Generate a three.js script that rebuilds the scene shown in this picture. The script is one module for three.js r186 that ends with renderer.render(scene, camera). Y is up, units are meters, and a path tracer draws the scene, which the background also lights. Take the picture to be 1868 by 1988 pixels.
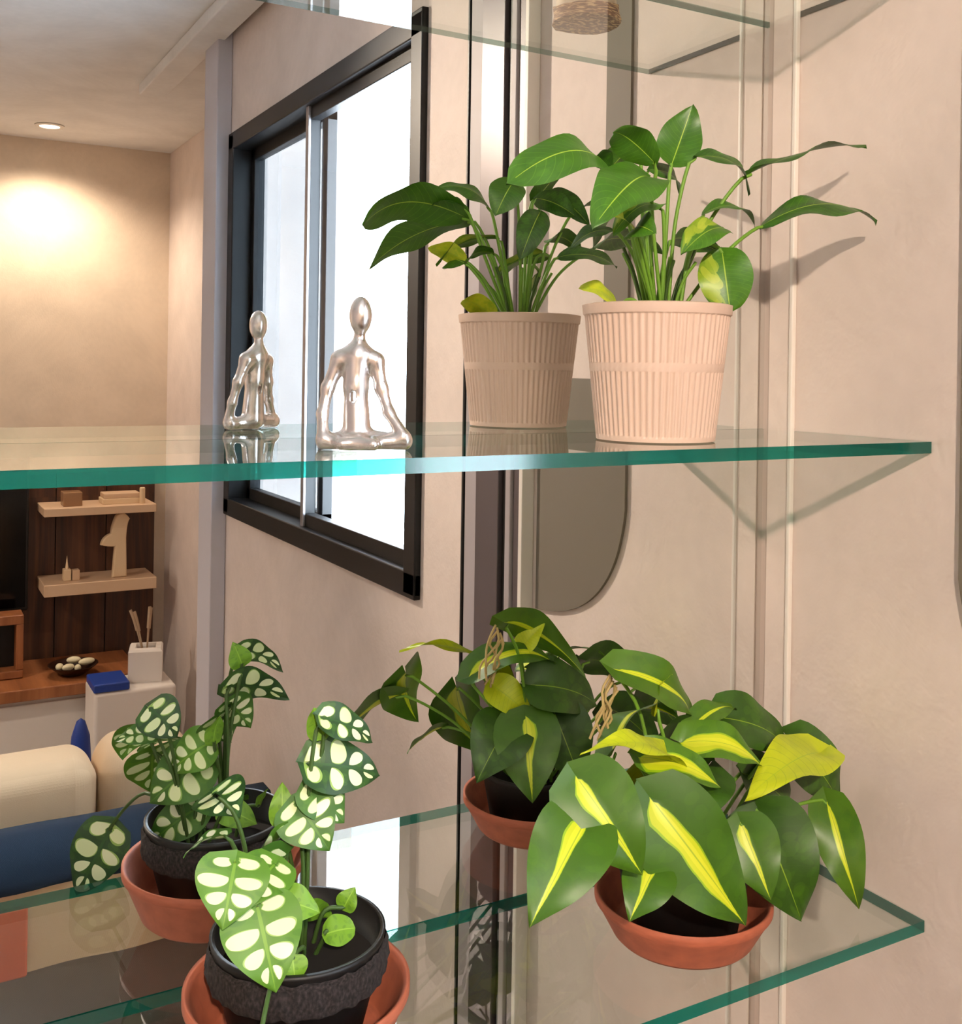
import * as THREE from 'three';
import { RoundedBoxGeometry } from 'three/addons/geometries/RoundedBoxGeometry.js';
import { MarchingCubes } from 'three/addons/objects/MarchingCubes.js';
import { mergeGeometries, mergeVertices } from 'three/addons/utils/BufferGeometryUtils.js';
import { ImprovedNoise } from 'three/addons/math/ImprovedNoise.js';

// ---------------------------------------------------------------- camera, sky, exposure
const scene = new THREE.Scene();
const F = 2050, PX = 934, PY = 717, ROLL = THREE.MathUtils.degToRad(0.85), YAW = Math.atan(1150 / F);
const EYE = new THREE.Vector3(0, 1.65, 0.8065);
const FULL_H = 2 * (1988 - PY);                       // the lens is shifted: its axis meets the picture at (PX, PY)
const camera = new THREE.PerspectiveCamera(2 * Math.atan(FULL_H / 2 / F) * 180 / Math.PI, 1868 / FULL_H, 0.02, 60);
camera.setViewOffset(1868, FULL_H, 0, FULL_H - 1988, 1868, 1988);
camera.position.copy(EYE);
camera.rotation.set(0, -YAW, 0);
camera.rotateZ(ROLL);
camera.updateProjectionMatrix();

scene.background = new THREE.Color().setRGB(0.8, 0.92, 1.06);
scene.backgroundIntensity = 23;
const renderer = new THREE.WebGLRenderer();
renderer.toneMapping = THREE.LinearToneMapping;
renderer.toneMappingExposure = 1.0;
renderer.shadowMap.enabled = true;

const LAMP_COLOR = new THREE.Color().setRGB(1.0, 0.82, 0.65);
const LAMPS = [   // recessed ceiling lamps (last is an added fill): x, z, candela, half angle, softness, aimed at, label
  [0.52, 3.49, 3.4, 1.25, 0.6, [0.52, 0, 3.49], 'recessed round ceiling lamp close to the television wall'],
  [-0.3, 2.0, 15.5, 0.5, 0.7, [0.62, 1.6, 0.1], 'recessed round ceiling lamp over the sofa, aimed at the glass shelves'],
  [-1.3, 2.4, 11, 1.25, 0.6, [-1.3, 0, 2.4], 'unseen ceiling lamp added to brighten the room, at the far end of the sofa'],  // added out of view to raise the general room brightness
];

// ---------------------------------------------------------------- measuring: rays of the lens into the room
const FWD = new THREE.Vector3(Math.sin(YAW), 0, -Math.cos(YAW)), RGT = new THREE.Vector3(Math.cos(YAW), 0, Math.sin(YAW)), UPV = new THREE.Vector3(0, 1, 0);
function ray(px, py) {
  const dx = px - PX, dy = py - PY, c = Math.cos(ROLL), s = Math.sin(ROLL);
  const u = (dx * c + dy * s) / F, v = -(-dx * s + dy * c) / F;
  return FWD.clone().addScaledVector(RGT, u).addScaledVector(UPV, v);
}
function at(px, py, z) { const d = ray(px, py); return EYE.clone().addScaledVector(d, (z - EYE.z) / d.z); }        // seen straight, at depth z before the mirror
function vat(px, py, z) { const p = at(px, py, -z); p.z = z; return p; }                                          // seen in the mirror: where the thing itself stands
const depthOf = (p) => p.clone().sub(EYE).dot(FWD);

// ---------------------------------------------------------------- helpers
const DEBUG = 0;
let seed = 7;
const rnd = () => { seed = (seed * 1664525 + 1013904223) >>> 0; return seed / 4294967296; };
const taken = new Map();
function numbered(n) { const k = taken.get(n) ?? 0; taken.set(n, k + 1); return k ? n + '_' + String(k).padStart(3, '0') : n; }
function mesh(name, geo, mat, parent) {
  const m = new THREE.Mesh(geo, mat);
  m.name = parent === scene || !parent ? numbered(name) : name;
  m.castShadow = m.receiveShadow = true;
  (parent ?? scene).add(m);
  return m;
}
function tag(o, label, category, group) { Object.assign(o.userData, { label, category }); if (group) o.userData.group = group; return o; }
function struct(o, label) { o.userData.kind = 'structure'; if (label) o.userData.label = label; return o; }
function thing(name, label, category, p = [0, 0, 0], turn = 0, group) {
  const g = new THREE.Group(); g.name = numbered(name); g.position.set(...(p.toArray ? p.toArray() : p)); g.rotation.y = turn; scene.add(g);
  return tag(g, label, category, group);
}
function box(x0, x1, y0, y1, z0, z1, r = 0) {
  const g = r ? new RoundedBoxGeometry(x1 - x0, y1 - y0, z1 - z0, 3, r) : new THREE.BoxGeometry(x1 - x0, y1 - y0, z1 - z0);
  g.translate((x0 + x1) / 2, (y0 + y1) / 2, (z0 + z1) / 2);
  const p = g.attributes.position, n = g.attributes.normal, uv = g.attributes.uv;       // uv in metres
  for (let i = 0; i < p.count; i++) {
    const ax = Math.abs(n.getX(i)), ay = Math.abs(n.getY(i)), az = Math.abs(n.getZ(i));
    if (ax > ay && ax > az) uv.setXY(i, p.getZ(i), p.getY(i)); else if (ay > az) uv.setXY(i, p.getX(i), p.getZ(i)); else uv.setXY(i, p.getX(i), p.getY(i));
  }
  return g;
}
function merged(list) { return mergeGeometries(list.map((g) => (g.index ? g.toNonIndexed() : g)).map((g) => { for (const k of Object.keys(g.attributes)) if (!['position', 'normal', 'uv'].includes(k)) g.deleteAttribute(k); return g; })); }
function tube(points, r, seg = 14, rad = 6) { return new THREE.TubeGeometry(new THREE.CatmullRomCurve3(points), seg, r, rad, false); }
function lathe(pts, seg = 48) { return new THREE.LatheGeometry(pts.map(([x, y]) => new THREE.Vector2(x, y)), seg); }

// ---------------------------------------------------------------- procedural textures
const noise = new ImprovedNoise();
function fbm(x, y, z = 0, oct = 4) { let s = 0, a = 0.5; for (let i = 0; i < oct; i++) { s += a * noise.noise(x, y, z); x *= 2.03; y *= 2.03; a *= 0.5; } return s; }
function dataTex(w, h, fn, srgb = true, rx = 1, ry = 1) {
  const d = new Uint8Array(w * h * 4);
  for (let j = 0; j < h; j++) for (let i = 0; i < w; i++) { const c = fn(i / w, j / h); const o = (j * w + i) * 4; for (let k = 0; k < 3; k++) d[o + k] = Math.max(0, Math.min(255, c[k])); d[o + 3] = 255; }
  const t = new THREE.DataTexture(d, w, h); t.magFilter = THREE.LinearFilter; t.minFilter = THREE.LinearMipmapLinearFilter; t.generateMipmaps = true;
  t.wrapS = t.wrapT = THREE.RepeatWrapping; t.repeat.set(rx, ry); if (srgb) t.colorSpace = THREE.SRGBColorSpace; t.needsUpdate = true; return t;
}
function canvasTex(w, h, draw) {
  const c = document.createElement('canvas'); c.width = w; c.height = h; draw(c.getContext('2d'), w, h);
  const t = new THREE.CanvasTexture(c); t.colorSpace = THREE.SRGBColorSpace; t.magFilter = THREE.LinearFilter; return t;
}
const P = (c) => new THREE.MeshStandardMaterial(c), PH = (c) => new THREE.MeshPhysicalMaterial(c);
const seam = (x, n) => { const a = Math.cos(x * 2 * Math.PI) * n, b = Math.sin(x * 2 * Math.PI) * n; return [a, b]; };
const plasterBump = dataTex(256, 256, (x, y) => { const [a, b] = seam(x, 3), [c, d] = seam(y, 3); const v = 128 + 150 * (noise.noise(a * 3 + c, b * 3, d * 3) * 0.5 + noise.noise(a * 7, b * 7 + c * 7, d * 7) * 0.3); return [v, v, v]; }, false, 3, 3);
const plasterTone = dataTex(256, 256, (x, y) => { const [a, b] = seam(x, 1.5), [c, d] = seam(y, 1.5); const v = 250 + 10 * noise.noise(a + c, b, d) + 4 * noise.noise(a * 6, b * 6 + c * 5, d * 6); return [v, v, v - 1]; }, true, 1, 1);
const woodTex = (dark, light, rx, ry) => dataTex(512, 512, (x, y) => { const g = fbm(x * 26 + 1.5 * fbm(x * 3, y * 1.2, 4), y * 1.6, 1) + 0.35 * fbm(x * 120, y * 3, 7); const k = Math.max(0, Math.min(1, 0.5 + g * 1.1)); return dark.map((c, i) => c + (light[i] - c) * k); }, true, rx, ry);
const weave = dataTex(128, 128, (x, y) => { const v = 150 + 55 * Math.sin(x * Math.PI * 64) * Math.sin(y * Math.PI * 64) + 40 * fbm(x * 20, y * 20, 3); return [v, v, v]; }, false, 10, 10);

const M = {
  wall: P({ color: new THREE.Color().setRGB(0.77, 0.655, 0.595), map: plasterTone, roughness: 0.75, bumpMap: plasterBump, bumpScale: 0.0006 }),
  ceiling: P({ color: new THREE.Color().setRGB(0.88, 0.88, 0.88), map: plasterTone, roughness: 0.85 }),
  tvwall: P({ color: new THREE.Color().setRGB(0.78, 0.64, 0.5), map: plasterTone, roughness: 0.8, bumpMap: plasterBump, bumpScale: 0.0005 }),
  mirror: P({ color: new THREE.Color().setRGB(0.9, 0.915, 0.905), metalness: 1, roughness: 0 }),
  pane: PH({ color: new THREE.Color().setRGB(0.95, 0.985, 0.97), transmission: 1, thickness: 0, roughness: 0, ior: 1.5 }),
  edgeClear: PH({ color: new THREE.Color().setRGB(0.3, 0.42, 0.38), transmission: 0.9, thickness: 0, roughness: 0.1, ior: 1.5 }),
  edgeDark: PH({ color: new THREE.Color().setRGB(0.02, 0.05, 0.045), transmission: 0.5, thickness: 0, roughness: 0.1, ior: 1.5 }),
  edge: PH({ color: new THREE.Color().setRGB(0.02, 0.3, 0.24), transmission: 0.78, thickness: 0, roughness: 0.12, ior: 1.5 }),
  winglass: PH({ color: new THREE.Color().setRGB(0.97, 0.99, 1), transmission: 1, thickness: 0, roughness: 0, ior: 1.45 }),
  tintglass: PH({ color: new THREE.Color().setRGB(0.125, 0.14, 0.15), transmission: 1, thickness: 0, roughness: 0, ior: 1.45 }),
  black: P({ color: 0x050508, roughness: 0.45 }),
  alu: P({ color: 0xb8b4b6, roughness: 0.32, metalness: 0.75 }),
  channel: P({ color: 0xbcaa9f, roughness: 0.5 }),
  aluDark: P({ color: 0x625a5d, roughness: 0.4, metalness: 0.4 }),
  greyLite: P({ color: 0xa89fa1, roughness: 0.55 }),
  pier: P({ color: 0xcbc8d0, roughness: 0.6 }),
  shadowGrey: P({ color: 0x776e60, roughness: 0.7 }),
  white: P({ color: 0xe6ded6, roughness: 0.5 }),
  lampRing: P({ color: 0xf2efe9, roughness: 0.4 }),
  glow: P({ color: 0xffffff, emissive: new THREE.Color().setRGB(1, 0.86, 0.66), emissiveIntensity: 18 }),
  floor: P({ map: dataTex(256, 256, (x, y) => { const v = fbm(x * 8, y * 8, 2) * 26; return [186 + v, 172 + v, 158 + v]; }, true, 0.6, 0.6), roughness: 0.3 }),
  walnut: P({ map: woodTex([48, 27, 16], [104, 64, 40], 1.1, 0.9), roughness: 0.5 }),
  oak: P({ map: woodTex([132, 78, 44], [176, 112, 68], 1, 1), roughness: 0.4 }),
  paleShelf: P({ color: 0xd9b795, roughness: 0.5 }),
  tv: P({ color: 0x050507, roughness: 0.12 }),
  terracotta: P({ color: new THREE.Color().setRGB(0.56, 0.15, 0.075), map: dataTex(256, 256, (x, y) => { const v = 232 + 40 * fbm(x * 9, y * 9, 5); return [v, v, v]; }, true, 3, 2), roughness: 0.62 }),
  blackPot: P({ color: 0x0c0b0b, roughness: 0.5 }),
  soil: P({ color: 0x120c08, roughness: 1 }),
  bark: P({ map: dataTex(256, 256, (x, y) => { const v = fbm(x * 30, y * 10, 2) * 60; return [36 + v, 29 + v * 0.9, 28 + v * 0.85]; }, true, 6, 1), roughness: 0.95 }),
  potBeige: P({ color: new THREE.Color().setRGB(0.7, 0.51, 0.405), roughness: 0.6 }),
  silver: P({ color: new THREE.Color().setRGB(0.9, 0.855, 0.84), metalness: 1, roughness: 0.27 }),
  cream: P({ color: 0xe2c29c, roughness: 0.9, bumpMap: weave, bumpScale: 0.001 }),
  navy: P({ color: 0x15273a, roughness: 0.95, bumpMap: weave, bumpScale: 0.001 }),
  taupe: P({ color: 0x6b625c, roughness: 0.95, bumpMap: weave, bumpScale: 0.001 }),
  orange: P({ color: 0xd9592b, roughness: 0.9, bumpMap: weave, bumpScale: 0.001 }),
  blue: P({ color: 0x1c3f96, roughness: 0.4 }),
  darkBowl: P({ color: 0x2a150c, roughness: 0.3 }),
  stone: P({ color: 0xeadfbb, roughness: 0.5 }),
  creamCeramic: P({ color: 0xe5c9a2, roughness: 0.45 }),
  reed: P({ color: 0xb59a7e, roughness: 0.9 }),
  stem: P({ color: 0x6d9a2c, roughness: 0.5 }),
  stemDark: P({ color: 0x3d5a22, roughness: 0.55 }),
  dried: P({ color: 0xb39c66, roughness: 0.9 }),
};

// ---------------------------------------------------------------- the setting
const XW = 0.79, XW2 = 1.035, ZT = 3.77, XL = -2.2, HC = 2.55, T = 0.15, TW = 0.095;
const WZ0 = 0.806, WZ1 = 1.963, WY0 = 1.262, WY1 = 2.258;          // window opening in the right wall
struct(mesh('floor', box(XL - T, XW2 + T, -0.1, 0, -0.12, ZT + T), M.floor));
struct(mesh('ceiling', box(XL - T, XW2 + T, HC, HC + 0.12, -0.12, ZT + T), M.ceiling));
struct(mesh('wall_back', box(XL - T, XW + T, 0, HC, -0.12, -0.008), M.wall));
struct(mesh('wall_left', box(XL - T, XL, 0, HC, -0.008, ZT), M.wall));
struct(mesh('wall_front', box(XL - T, XW2 + T, 0, HC, ZT, ZT + T), M.tvwall));
struct(mesh('wall_right', merged([
  box(XW, XW + TW, 0, HC, -0.008, WZ0), box(XW, XW + TW, 0, WY0, WZ0, WZ1), box(XW, XW + TW, WY1, HC, WZ0, WZ1), box(XW, XW + TW, 0, HC, WZ1, 2.11),
  box(XW + TW, XW2, 0, HC, 2.03, 2.11), box(XW2, XW2 + T, 0, HC, 2.03, ZT)]), M.wall));
struct(mesh('trim_1', box(0.75, XW, 0, HC, 1.98, 2.11, 0.003), M.pier), 'white upright jamb beside the black window');
struct(mesh('trim_2', box(0.69, 0.77, HC - 0.035, HC, 0.9, 2.7, 0.004), M.ceiling), 'white ceiling batten along the window wall');
const mirror = struct(mesh('wall_mirror', box(-1.6, XW - 0.002, 0.3, HC - 0.01, -0.007, 0), M.mirror), 'large wall mirror behind the glass shelves');
mirror.name = 'trim_3';
// corner profile where mirror and right wall meet
const corner = new THREE.Group(); corner.name = 'trim_4'; scene.add(struct(corner, 'slim corner profile between mirror and wall'));
mesh('channel', box(XW - 0.003, XW, 0.3, HC, 0.0, 0.008), M.channel, corner);
mesh('cover', box(XW - 0.004, XW, 0.3, HC, 0.008, 0.036), M.wall, corner);
mesh('bead', box(XW - 0.006, XW, 0.3, HC, 0.036, 0.041, 0.0015), M.white, corner);
// upright sliding-door frame on the wall between shelves and window (seen in the mirror)
const jamb = new THREE.Group(); jamb.name = 'trim_5'; scene.add(struct(jamb, 'grey metal upright frame profiles seen in the mirror'));
const J = (z0, z1, d, m) => mesh('profile', box(XW - d, XW, 0, HC - 0.001, z0, z1, 0.0015), m, jamb);
J(0.444, 0.454, 0.02, M.white); J(0.456, 0.478, 0.014, M.aluDark); J(0.480, 0.494, 0.018, M.greyLite); J(0.496, 0.515, 0.01, M.black); J(0.517, 0.585, 0.016, M.aluDark); J(0.587, 0.626, 0.012, M.greyLite); J(0.628, 0.634, 0.014, M.black);
// shadow on the wall, built as a thin grey sheet with a rounded lower corner
{
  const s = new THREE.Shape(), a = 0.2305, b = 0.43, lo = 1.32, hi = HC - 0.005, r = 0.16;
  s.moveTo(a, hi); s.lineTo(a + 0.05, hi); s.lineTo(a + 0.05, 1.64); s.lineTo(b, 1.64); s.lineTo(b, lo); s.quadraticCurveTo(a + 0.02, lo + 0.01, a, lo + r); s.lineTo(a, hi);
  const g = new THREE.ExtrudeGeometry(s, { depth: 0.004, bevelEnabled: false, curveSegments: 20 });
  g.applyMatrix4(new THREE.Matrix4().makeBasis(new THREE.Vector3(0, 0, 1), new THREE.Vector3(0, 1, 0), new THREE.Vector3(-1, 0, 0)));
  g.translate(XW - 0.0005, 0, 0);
  struct(mesh('shadow_sheet_6', g, M.shadowGrey), 'thin grey sheet in place of a shadow on the wall, with rounded lower corner');
}

// window
{
  const w = new THREE.Group(); w.name = 'window_1'; scene.add(struct(w, 'black framed sliding window with two panes'));
  const x0 = XW - 0.012, x1 = XW + 0.075, f = 0.04;
  mesh('frame', merged([box(x0, x1, WY0 - 0.005, WY0 + f, WZ0 - 0.005, WZ1 + 0.005, 0.003), box(x0, x1, WY1 - f, WY1 + 0.005, WZ0 - 0.005, WZ1 + 0.005, 0.003), box(x0, x1, WY0, WY1, WZ0 - 0.005, WZ0 + f, 0.003), box(x0, x1, WY0, WY1, WZ1 - f, WZ1 + 0.005, 0.003)]), M.black, w);
  const sash = (z0, z1, xa, glass) => {
    const s = 0.032, xb = xa + 0.024, y0 = WY0 + f - 0.004, y1 = WY1 - f + 0.004;
    const g = mesh('sash', merged([box(xa, xb, y0, y0 + s, z0, z1, 0.002), box(xa, xb, y1 - s, y1, z0, z1, 0.002), box(xa, xb, y0, y1, z0, z0 + s, 0.002), box(xa, xb, y0, y1, z1 - s, z1, 0.002)]), M.black, w);
    mesh('pane', new THREE.PlaneGeometry(z1 - z0 - 2 * s + 0.004, y1 - y0 - 2 * s + 0.004).rotateY(-Math.PI / 2).translate(xa + 0.012, (y0 + y1) / 2, (z0 + z1) / 2), glass, g);
    return g;
  };
  sash(WZ0 + f - 0.006, 1.42, XW + 0.006, M.winglass);
  const far = sash(1.37, WZ1 - f + 0.006, XW + 0.038, M.tintglass);
  mesh('stile_cover', box(XW + 0.0, XW + 0.006, WY0 + f, WY1 - f, 1.385, 1.402, 0.001), M.alu, far);
}

// ---------------------------------------------------------------- ceiling lamps
for (const [x, z, cd, half, soft, aim, label] of LAMPS) {
  const g = thing('ceiling_lamp', label, 'ceiling lamp', [x, HC, z]);
  mesh('trim_ring', lathe([[0.036, -0.004], [0.04, -0.007], [0.052, -0.004], [0.053, 0], [0.036, 0]], 40), M.lampRing, g);
  mesh('glowing_lens', new THREE.CylinderGeometry(0.036, 0.036, 0.003, 16).translate(0, -0.0025, 0), M.glow, g);
  const s = new THREE.SpotLight(LAMP_COLOR, cd, 0, half, soft, 2);
  s.position.set(0, -0.03, 0); s.target.position.set(aim[0] - x, aim[1] - HC, aim[2] - z); s.castShadow = true; s.shadow.radius = 1.6; s.shadow.mapSize.set(1024, 1024);
  g.add(s, s.target);
}

// ---------------------------------------------------------------- glass shelves
const SH = [2.012, 1.593, 1.178];                        // top faces
const SHELF_LABEL = ['clear glass shelf at the top edge of the picture', 'clear glass shelf carrying the silver figure and pale ribbed pot', 'clear glass shelf carrying the terracotta saucers'];
SH.forEach((y, i) => {
  const x0 = -0.72, x1 = XW - 0.001, z0 = 0.001, z1 = 0.2, th = i ? 0.010 : 0.006;
  const g = thing('glass_shelf', SHELF_LABEL[i], 'shelf', [0, y - th, 0], 0, 'glass shelves before the mirror');
  const top = new THREE.PlaneGeometry(x1 - x0, z1 - z0).rotateX(-Math.PI / 2).translate((x0 + x1) / 2, th, (z0 + z1) / 2), bot = new THREE.PlaneGeometry(x1 - x0, z1 - z0).rotateX(Math.PI / 2).translate((x0 + x1) / 2, 0, (z0 + z1) / 2);
  mesh('pane', merged([top, bot]), M.pane, g);
  const e = (w, h, ry, x, z) => new THREE.PlaneGeometry(w, h).rotateY(ry).translate(x, h / 2, z);
  const em = i ? M.edge : M.edgeClear, en = i ? M.edge : M.edgeDark;
  mesh('front_edge', e(x1 - x0, th, 0, (x0 + x1) / 2, z1), em, g); mesh('back_edge', e(x1 - x0, th, Math.PI, (x0 + x1) / 2, z0), em, g);
  mesh('end_edge', e(z1 - z0, th, -Math.PI / 2, x0, (z0 + z1) / 2), en, g); mesh('end_edge', e(z1 - z0, th, Math.PI / 2, x1, (z0 + z1) / 2), en, g);
});

// ---------------------------------------------------------------- leaves
function leafTexture(kind, k) {
  return canvasTex(256, 512, (c, w, h) => {      // tip at the top (v = 1), stalk at the bottom
    seed = 100 + k * 31 + kind.length * 7;
    const blob = (x, y, a, b, r, col) => { c.save(); c.translate(x, y); c.rotate(r); c.beginPath(); c.ellipse(0, 0, a, b, 0, 0, 7); c.fillStyle = col; c.fill(); c.restore(); };
    const vein = (col, lw, n, spread) => { c.strokeStyle = col; for (let i = 0; i < n; i++) { const y = h * (0.93 - i * 0.8 / n); for (const s of [-1, 1]) { c.lineWidth = lw; c.beginPath(); c.moveTo(w / 2, y); c.quadraticCurveTo(w / 2 + s * w * 0.25, y - h * 0.04, w / 2 + s * w * 0.5, y - h * spread); c.stroke(); } } };
    const mottle = (cols, n, r) => { for (let i = 0; i < n; i++) { c.globalAlpha = 0.25; blob(rnd() * w, rnd() * h, r * (0.4 + rnd()), r * (0.6 + 1.5 * rnd()), rnd() * 3, cols[Math.floor(rnd() * cols.length)]); } c.globalAlpha = 1; };
    if (kind === 'lily') {
      c.fillStyle = ['#3a680f', '#457514', '#2a520f'][k % 3]; c.fillRect(0, 0, w, h);
      mottle(['#4b8117', '#30600e', '#3f7012'], 60, 26);
      vein('rgba(120,170,50,0.35)', 2, 12, 0.16);
      if (k === 1) for (let i = 0; i < 16; i++) { const y0 = h * (0.15 + 0.7 * rnd()); c.globalAlpha = 0.75; blob(w * (0.72 + 0.22 * rnd()), y0, 16 + rnd() * 26, 40 + rnd() * 70, -0.35, ['#93ab28', '#7f9d20', '#a9b83a'][i % 3]); } c.globalAlpha = 1;
      if (k === 3) { c.fillStyle = '#b4c022'; c.fillRect(0, 0, w, h); mottle(['#8fae1c', '#cfd03a', '#7ba119'], 60, 24); }
      c.strokeStyle = '#9bb83a'; c.lineWidth = 6; c.beginPath(); c.moveTo(w / 2, h); c.lineTo(w / 2, h * 0.06); c.stroke();
    } else if (kind === 'brasil') {
      c.fillStyle = ['#41690f', '#3c6511', '#4a7010', '#2e520f', '#4f7a10', '#b5c20f'][k]; c.fillRect(0, 0, w, h);
      mottle(k === 5 ? ['#c6cf1c', '#a5b80f', '#bcc615'] : ['#4c7a12', '#355f0f', '#426f10'], 70, 24);
      vein('rgba(60,100,10,0.28)', 2, 10, 0.12);
      const sw = [0.12, 0.2, 0.09, 0.0, 0.42, 0][k];
      if (sw > 0) {
        for (const [col, f] of [['#8fb513', 1.2], ['#c3cf1a', 1], ['#d2d82c', 0.5]]) {
          const prof = (v, q) => f * sw * Math.pow(Math.max(0, 1 - v), 0.55) * Math.min(1, v * 6 + 0.25) * (0.75 + 0.25 * Math.sin(v * 8 + q + k * 2) + 0.03 * Math.sin(v * 31 + q));
          c.fillStyle = col; c.beginPath(); c.moveTo(w * 0.5, h);
          for (let i = 0; i <= 40; i++) c.lineTo(w * (0.505 + prof(i / 40, 0) * 1.2), h * (1 - i / 40));
          for (let i = 40; i >= 0; i--) c.lineTo(w * (0.495 - prof(i / 40, 2.1) * 0.6), h * (1 - i / 40));
          c.fill();
        }
      }
      c.strokeStyle = 'rgba(150,180,40,0.8)'; c.lineWidth = 4; c.beginPath(); c.moveTo(w / 2, h); c.lineTo(w / 2, h * 0.04); c.stroke();
    } else {
      c.fillStyle = ['#3d6a1e', '#54821f', '#24481f', '#6f9d24'][k]; c.fillRect(0, 0, w, h);
      mottle(['#5d8d2a', '#3a661f', '#4b7b22'], 40, 22);
      const pale = ['#e6ecc4', '#f0f2d2', '#d6e2b0', '#dfe8b4'];
      const petal = (s, y0, x0, x1, rise, fat, col) => { // a patch from beside the midrib out towards the margin
        const ax = w / 2 + s * w * x0, bx = w / 2 + s * w * x1, ay = h * y0, by = h * (y0 - rise), nx = -(by - ay), ny = bx - ax, m = fat / Math.hypot(nx, ny), j1 = 0.8 + 0.4 * rnd(), j2 = 0.8 + 0.4 * rnd();
        c.fillStyle = col; c.beginPath(); c.moveTo(ax, ay);
        c.bezierCurveTo(ax + (bx - ax) * 0.2 + nx * m * 0.8 * j1, ay + (by - ay) * 0.2 + ny * m * 0.8 * j1, ax + (bx - ax) * 0.9 + nx * m * j2, ay + (by - ay) * 0.9 + ny * m * j2, bx, by);
        c.bezierCurveTo(ax + (bx - ax) * 0.9 - nx * m * j1, ay + (by - ay) * 0.9 - ny * m * j1, ax + (bx - ax) * 0.2 - nx * m * 0.8 * j2, ay + (by - ay) * 0.2 - ny * m * 0.8 * j2, ax, ay); c.fill();
      };
      if (k < 3) for (const s of [-1, 1]) for (const [y0, x1, rise, fat] of [[0.91, 0.38, 0.0, 54], [0.72, 0.42, 0.13, 62], [0.50, 0.40, 0.17, 54], [0.29, 0.31, 0.16, 34]]) {
        const jx = x1 * (0.86 + 0.2 * rnd()), jf = fat * (0.8 + 0.35 * rnd());
        petal(s, y0, 0.045, jx + 0.012, rise, jf * 1.12, '#93b45a'); petal(s, y0, 0.055, jx, rise, jf, pale[Math.floor(rnd() * 4)]);
      }
      c.strokeStyle = ['#4f7f22', '#6f9b2a', '#2c5623', '#8bb53a'][k]; c.lineWidth = 12; c.beginPath(); c.moveTo(w / 2, h); c.lineTo(w / 2, h * 0.05); c.stroke();
    }
  });
}
const leafMat = (kind, k, rough = 0.42) => P({ map: leafTexture(kind, k), roughness: rough, side: THREE.DoubleSide });
const LM = { lily: [0, 1, 2, 3].map((k) => leafMat('lily', k)), brasil: [0, 1, 2, 3, 4, 5].map((k) => leafMat('brasil', k)), monstera: [0, 1, 2, 3].map((k) => leafMat('monstera', k, 0.5)) };
const OUTLINE = { lance: [0.62, 0.8, 0.0], heart: [0.36, 0.98, 0.14], oval: [0.45, 0.55, 0.05] };
function leafGeo(B, Tp, N, W, { shape = 'lance', bow = 0.12, fold = 0.18, ripple = 0.03, twist = 0 } = {}) {
  const [pa, pb, lobe] = OUTLINE[shape], vm = pa / (pa + pb), top = Math.pow(vm, pa) * Math.pow(1 - vm, pb);
  const a = Tp.clone().sub(B), L = a.length(); a.normalize();
  const s0 = a.clone().cross(N).normalize(), n0 = s0.clone().cross(a).normalize();
  const NV = 18, NU = 10, pos = [], uv = [], idx = [], ph = L * 1000 % 6;
  for (let j = 0; j <= NV; j++) {
    const v = j / NV, w = Math.pow(v, pa) * Math.pow(1 - v, pb) / top * W / 2, tw = twist * (v - 0.3);
    const s = s0.clone().multiplyScalar(Math.cos(tw)).addScaledVector(n0, Math.sin(tw)), n = n0.clone().multiplyScalar(Math.cos(tw)).addScaledVector(s0, -Math.sin(tw));
    for (let i = 0; i <= NU; i++) {
      const q = i / NU * 2 - 1, aq = Math.abs(q);
      const p = B.clone().addScaledVector(a, L * (v - lobe * aq * aq * Math.pow(1 - v, 5))).addScaledVector(n0, bow * L * 4 * v * (1 - v)).addScaledVector(s, q * w)
        .addScaledVector(n, fold * aq * w * 1.3 - fold * aq * aq * w * 0.6 + ripple * L * aq * aq * Math.sin(v * 11 + ph + (q > 0 ? 1.7 : 0)));
      pos.push(p.x, p.y, p.z); uv.push((q + 1) / 2, v);
    }
  }
  for (let j = 0; j < NV; j++) for (let i = 0; i < NU; i++) { const k = j * (NU + 1) + i; idx.push(k, k + 1, k + NU + 2, k, k + NU + 2, k + NU + 1); }
  const g = new THREE.BufferGeometry();
  g.setAttribute('position', new THREE.Float32BufferAttribute(pos, 3)); g.setAttribute('uv', new THREE.Float32BufferAttribute(uv, 2)); g.setIndex(idx); g.computeVertexNormals();
  return g;
}
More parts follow.
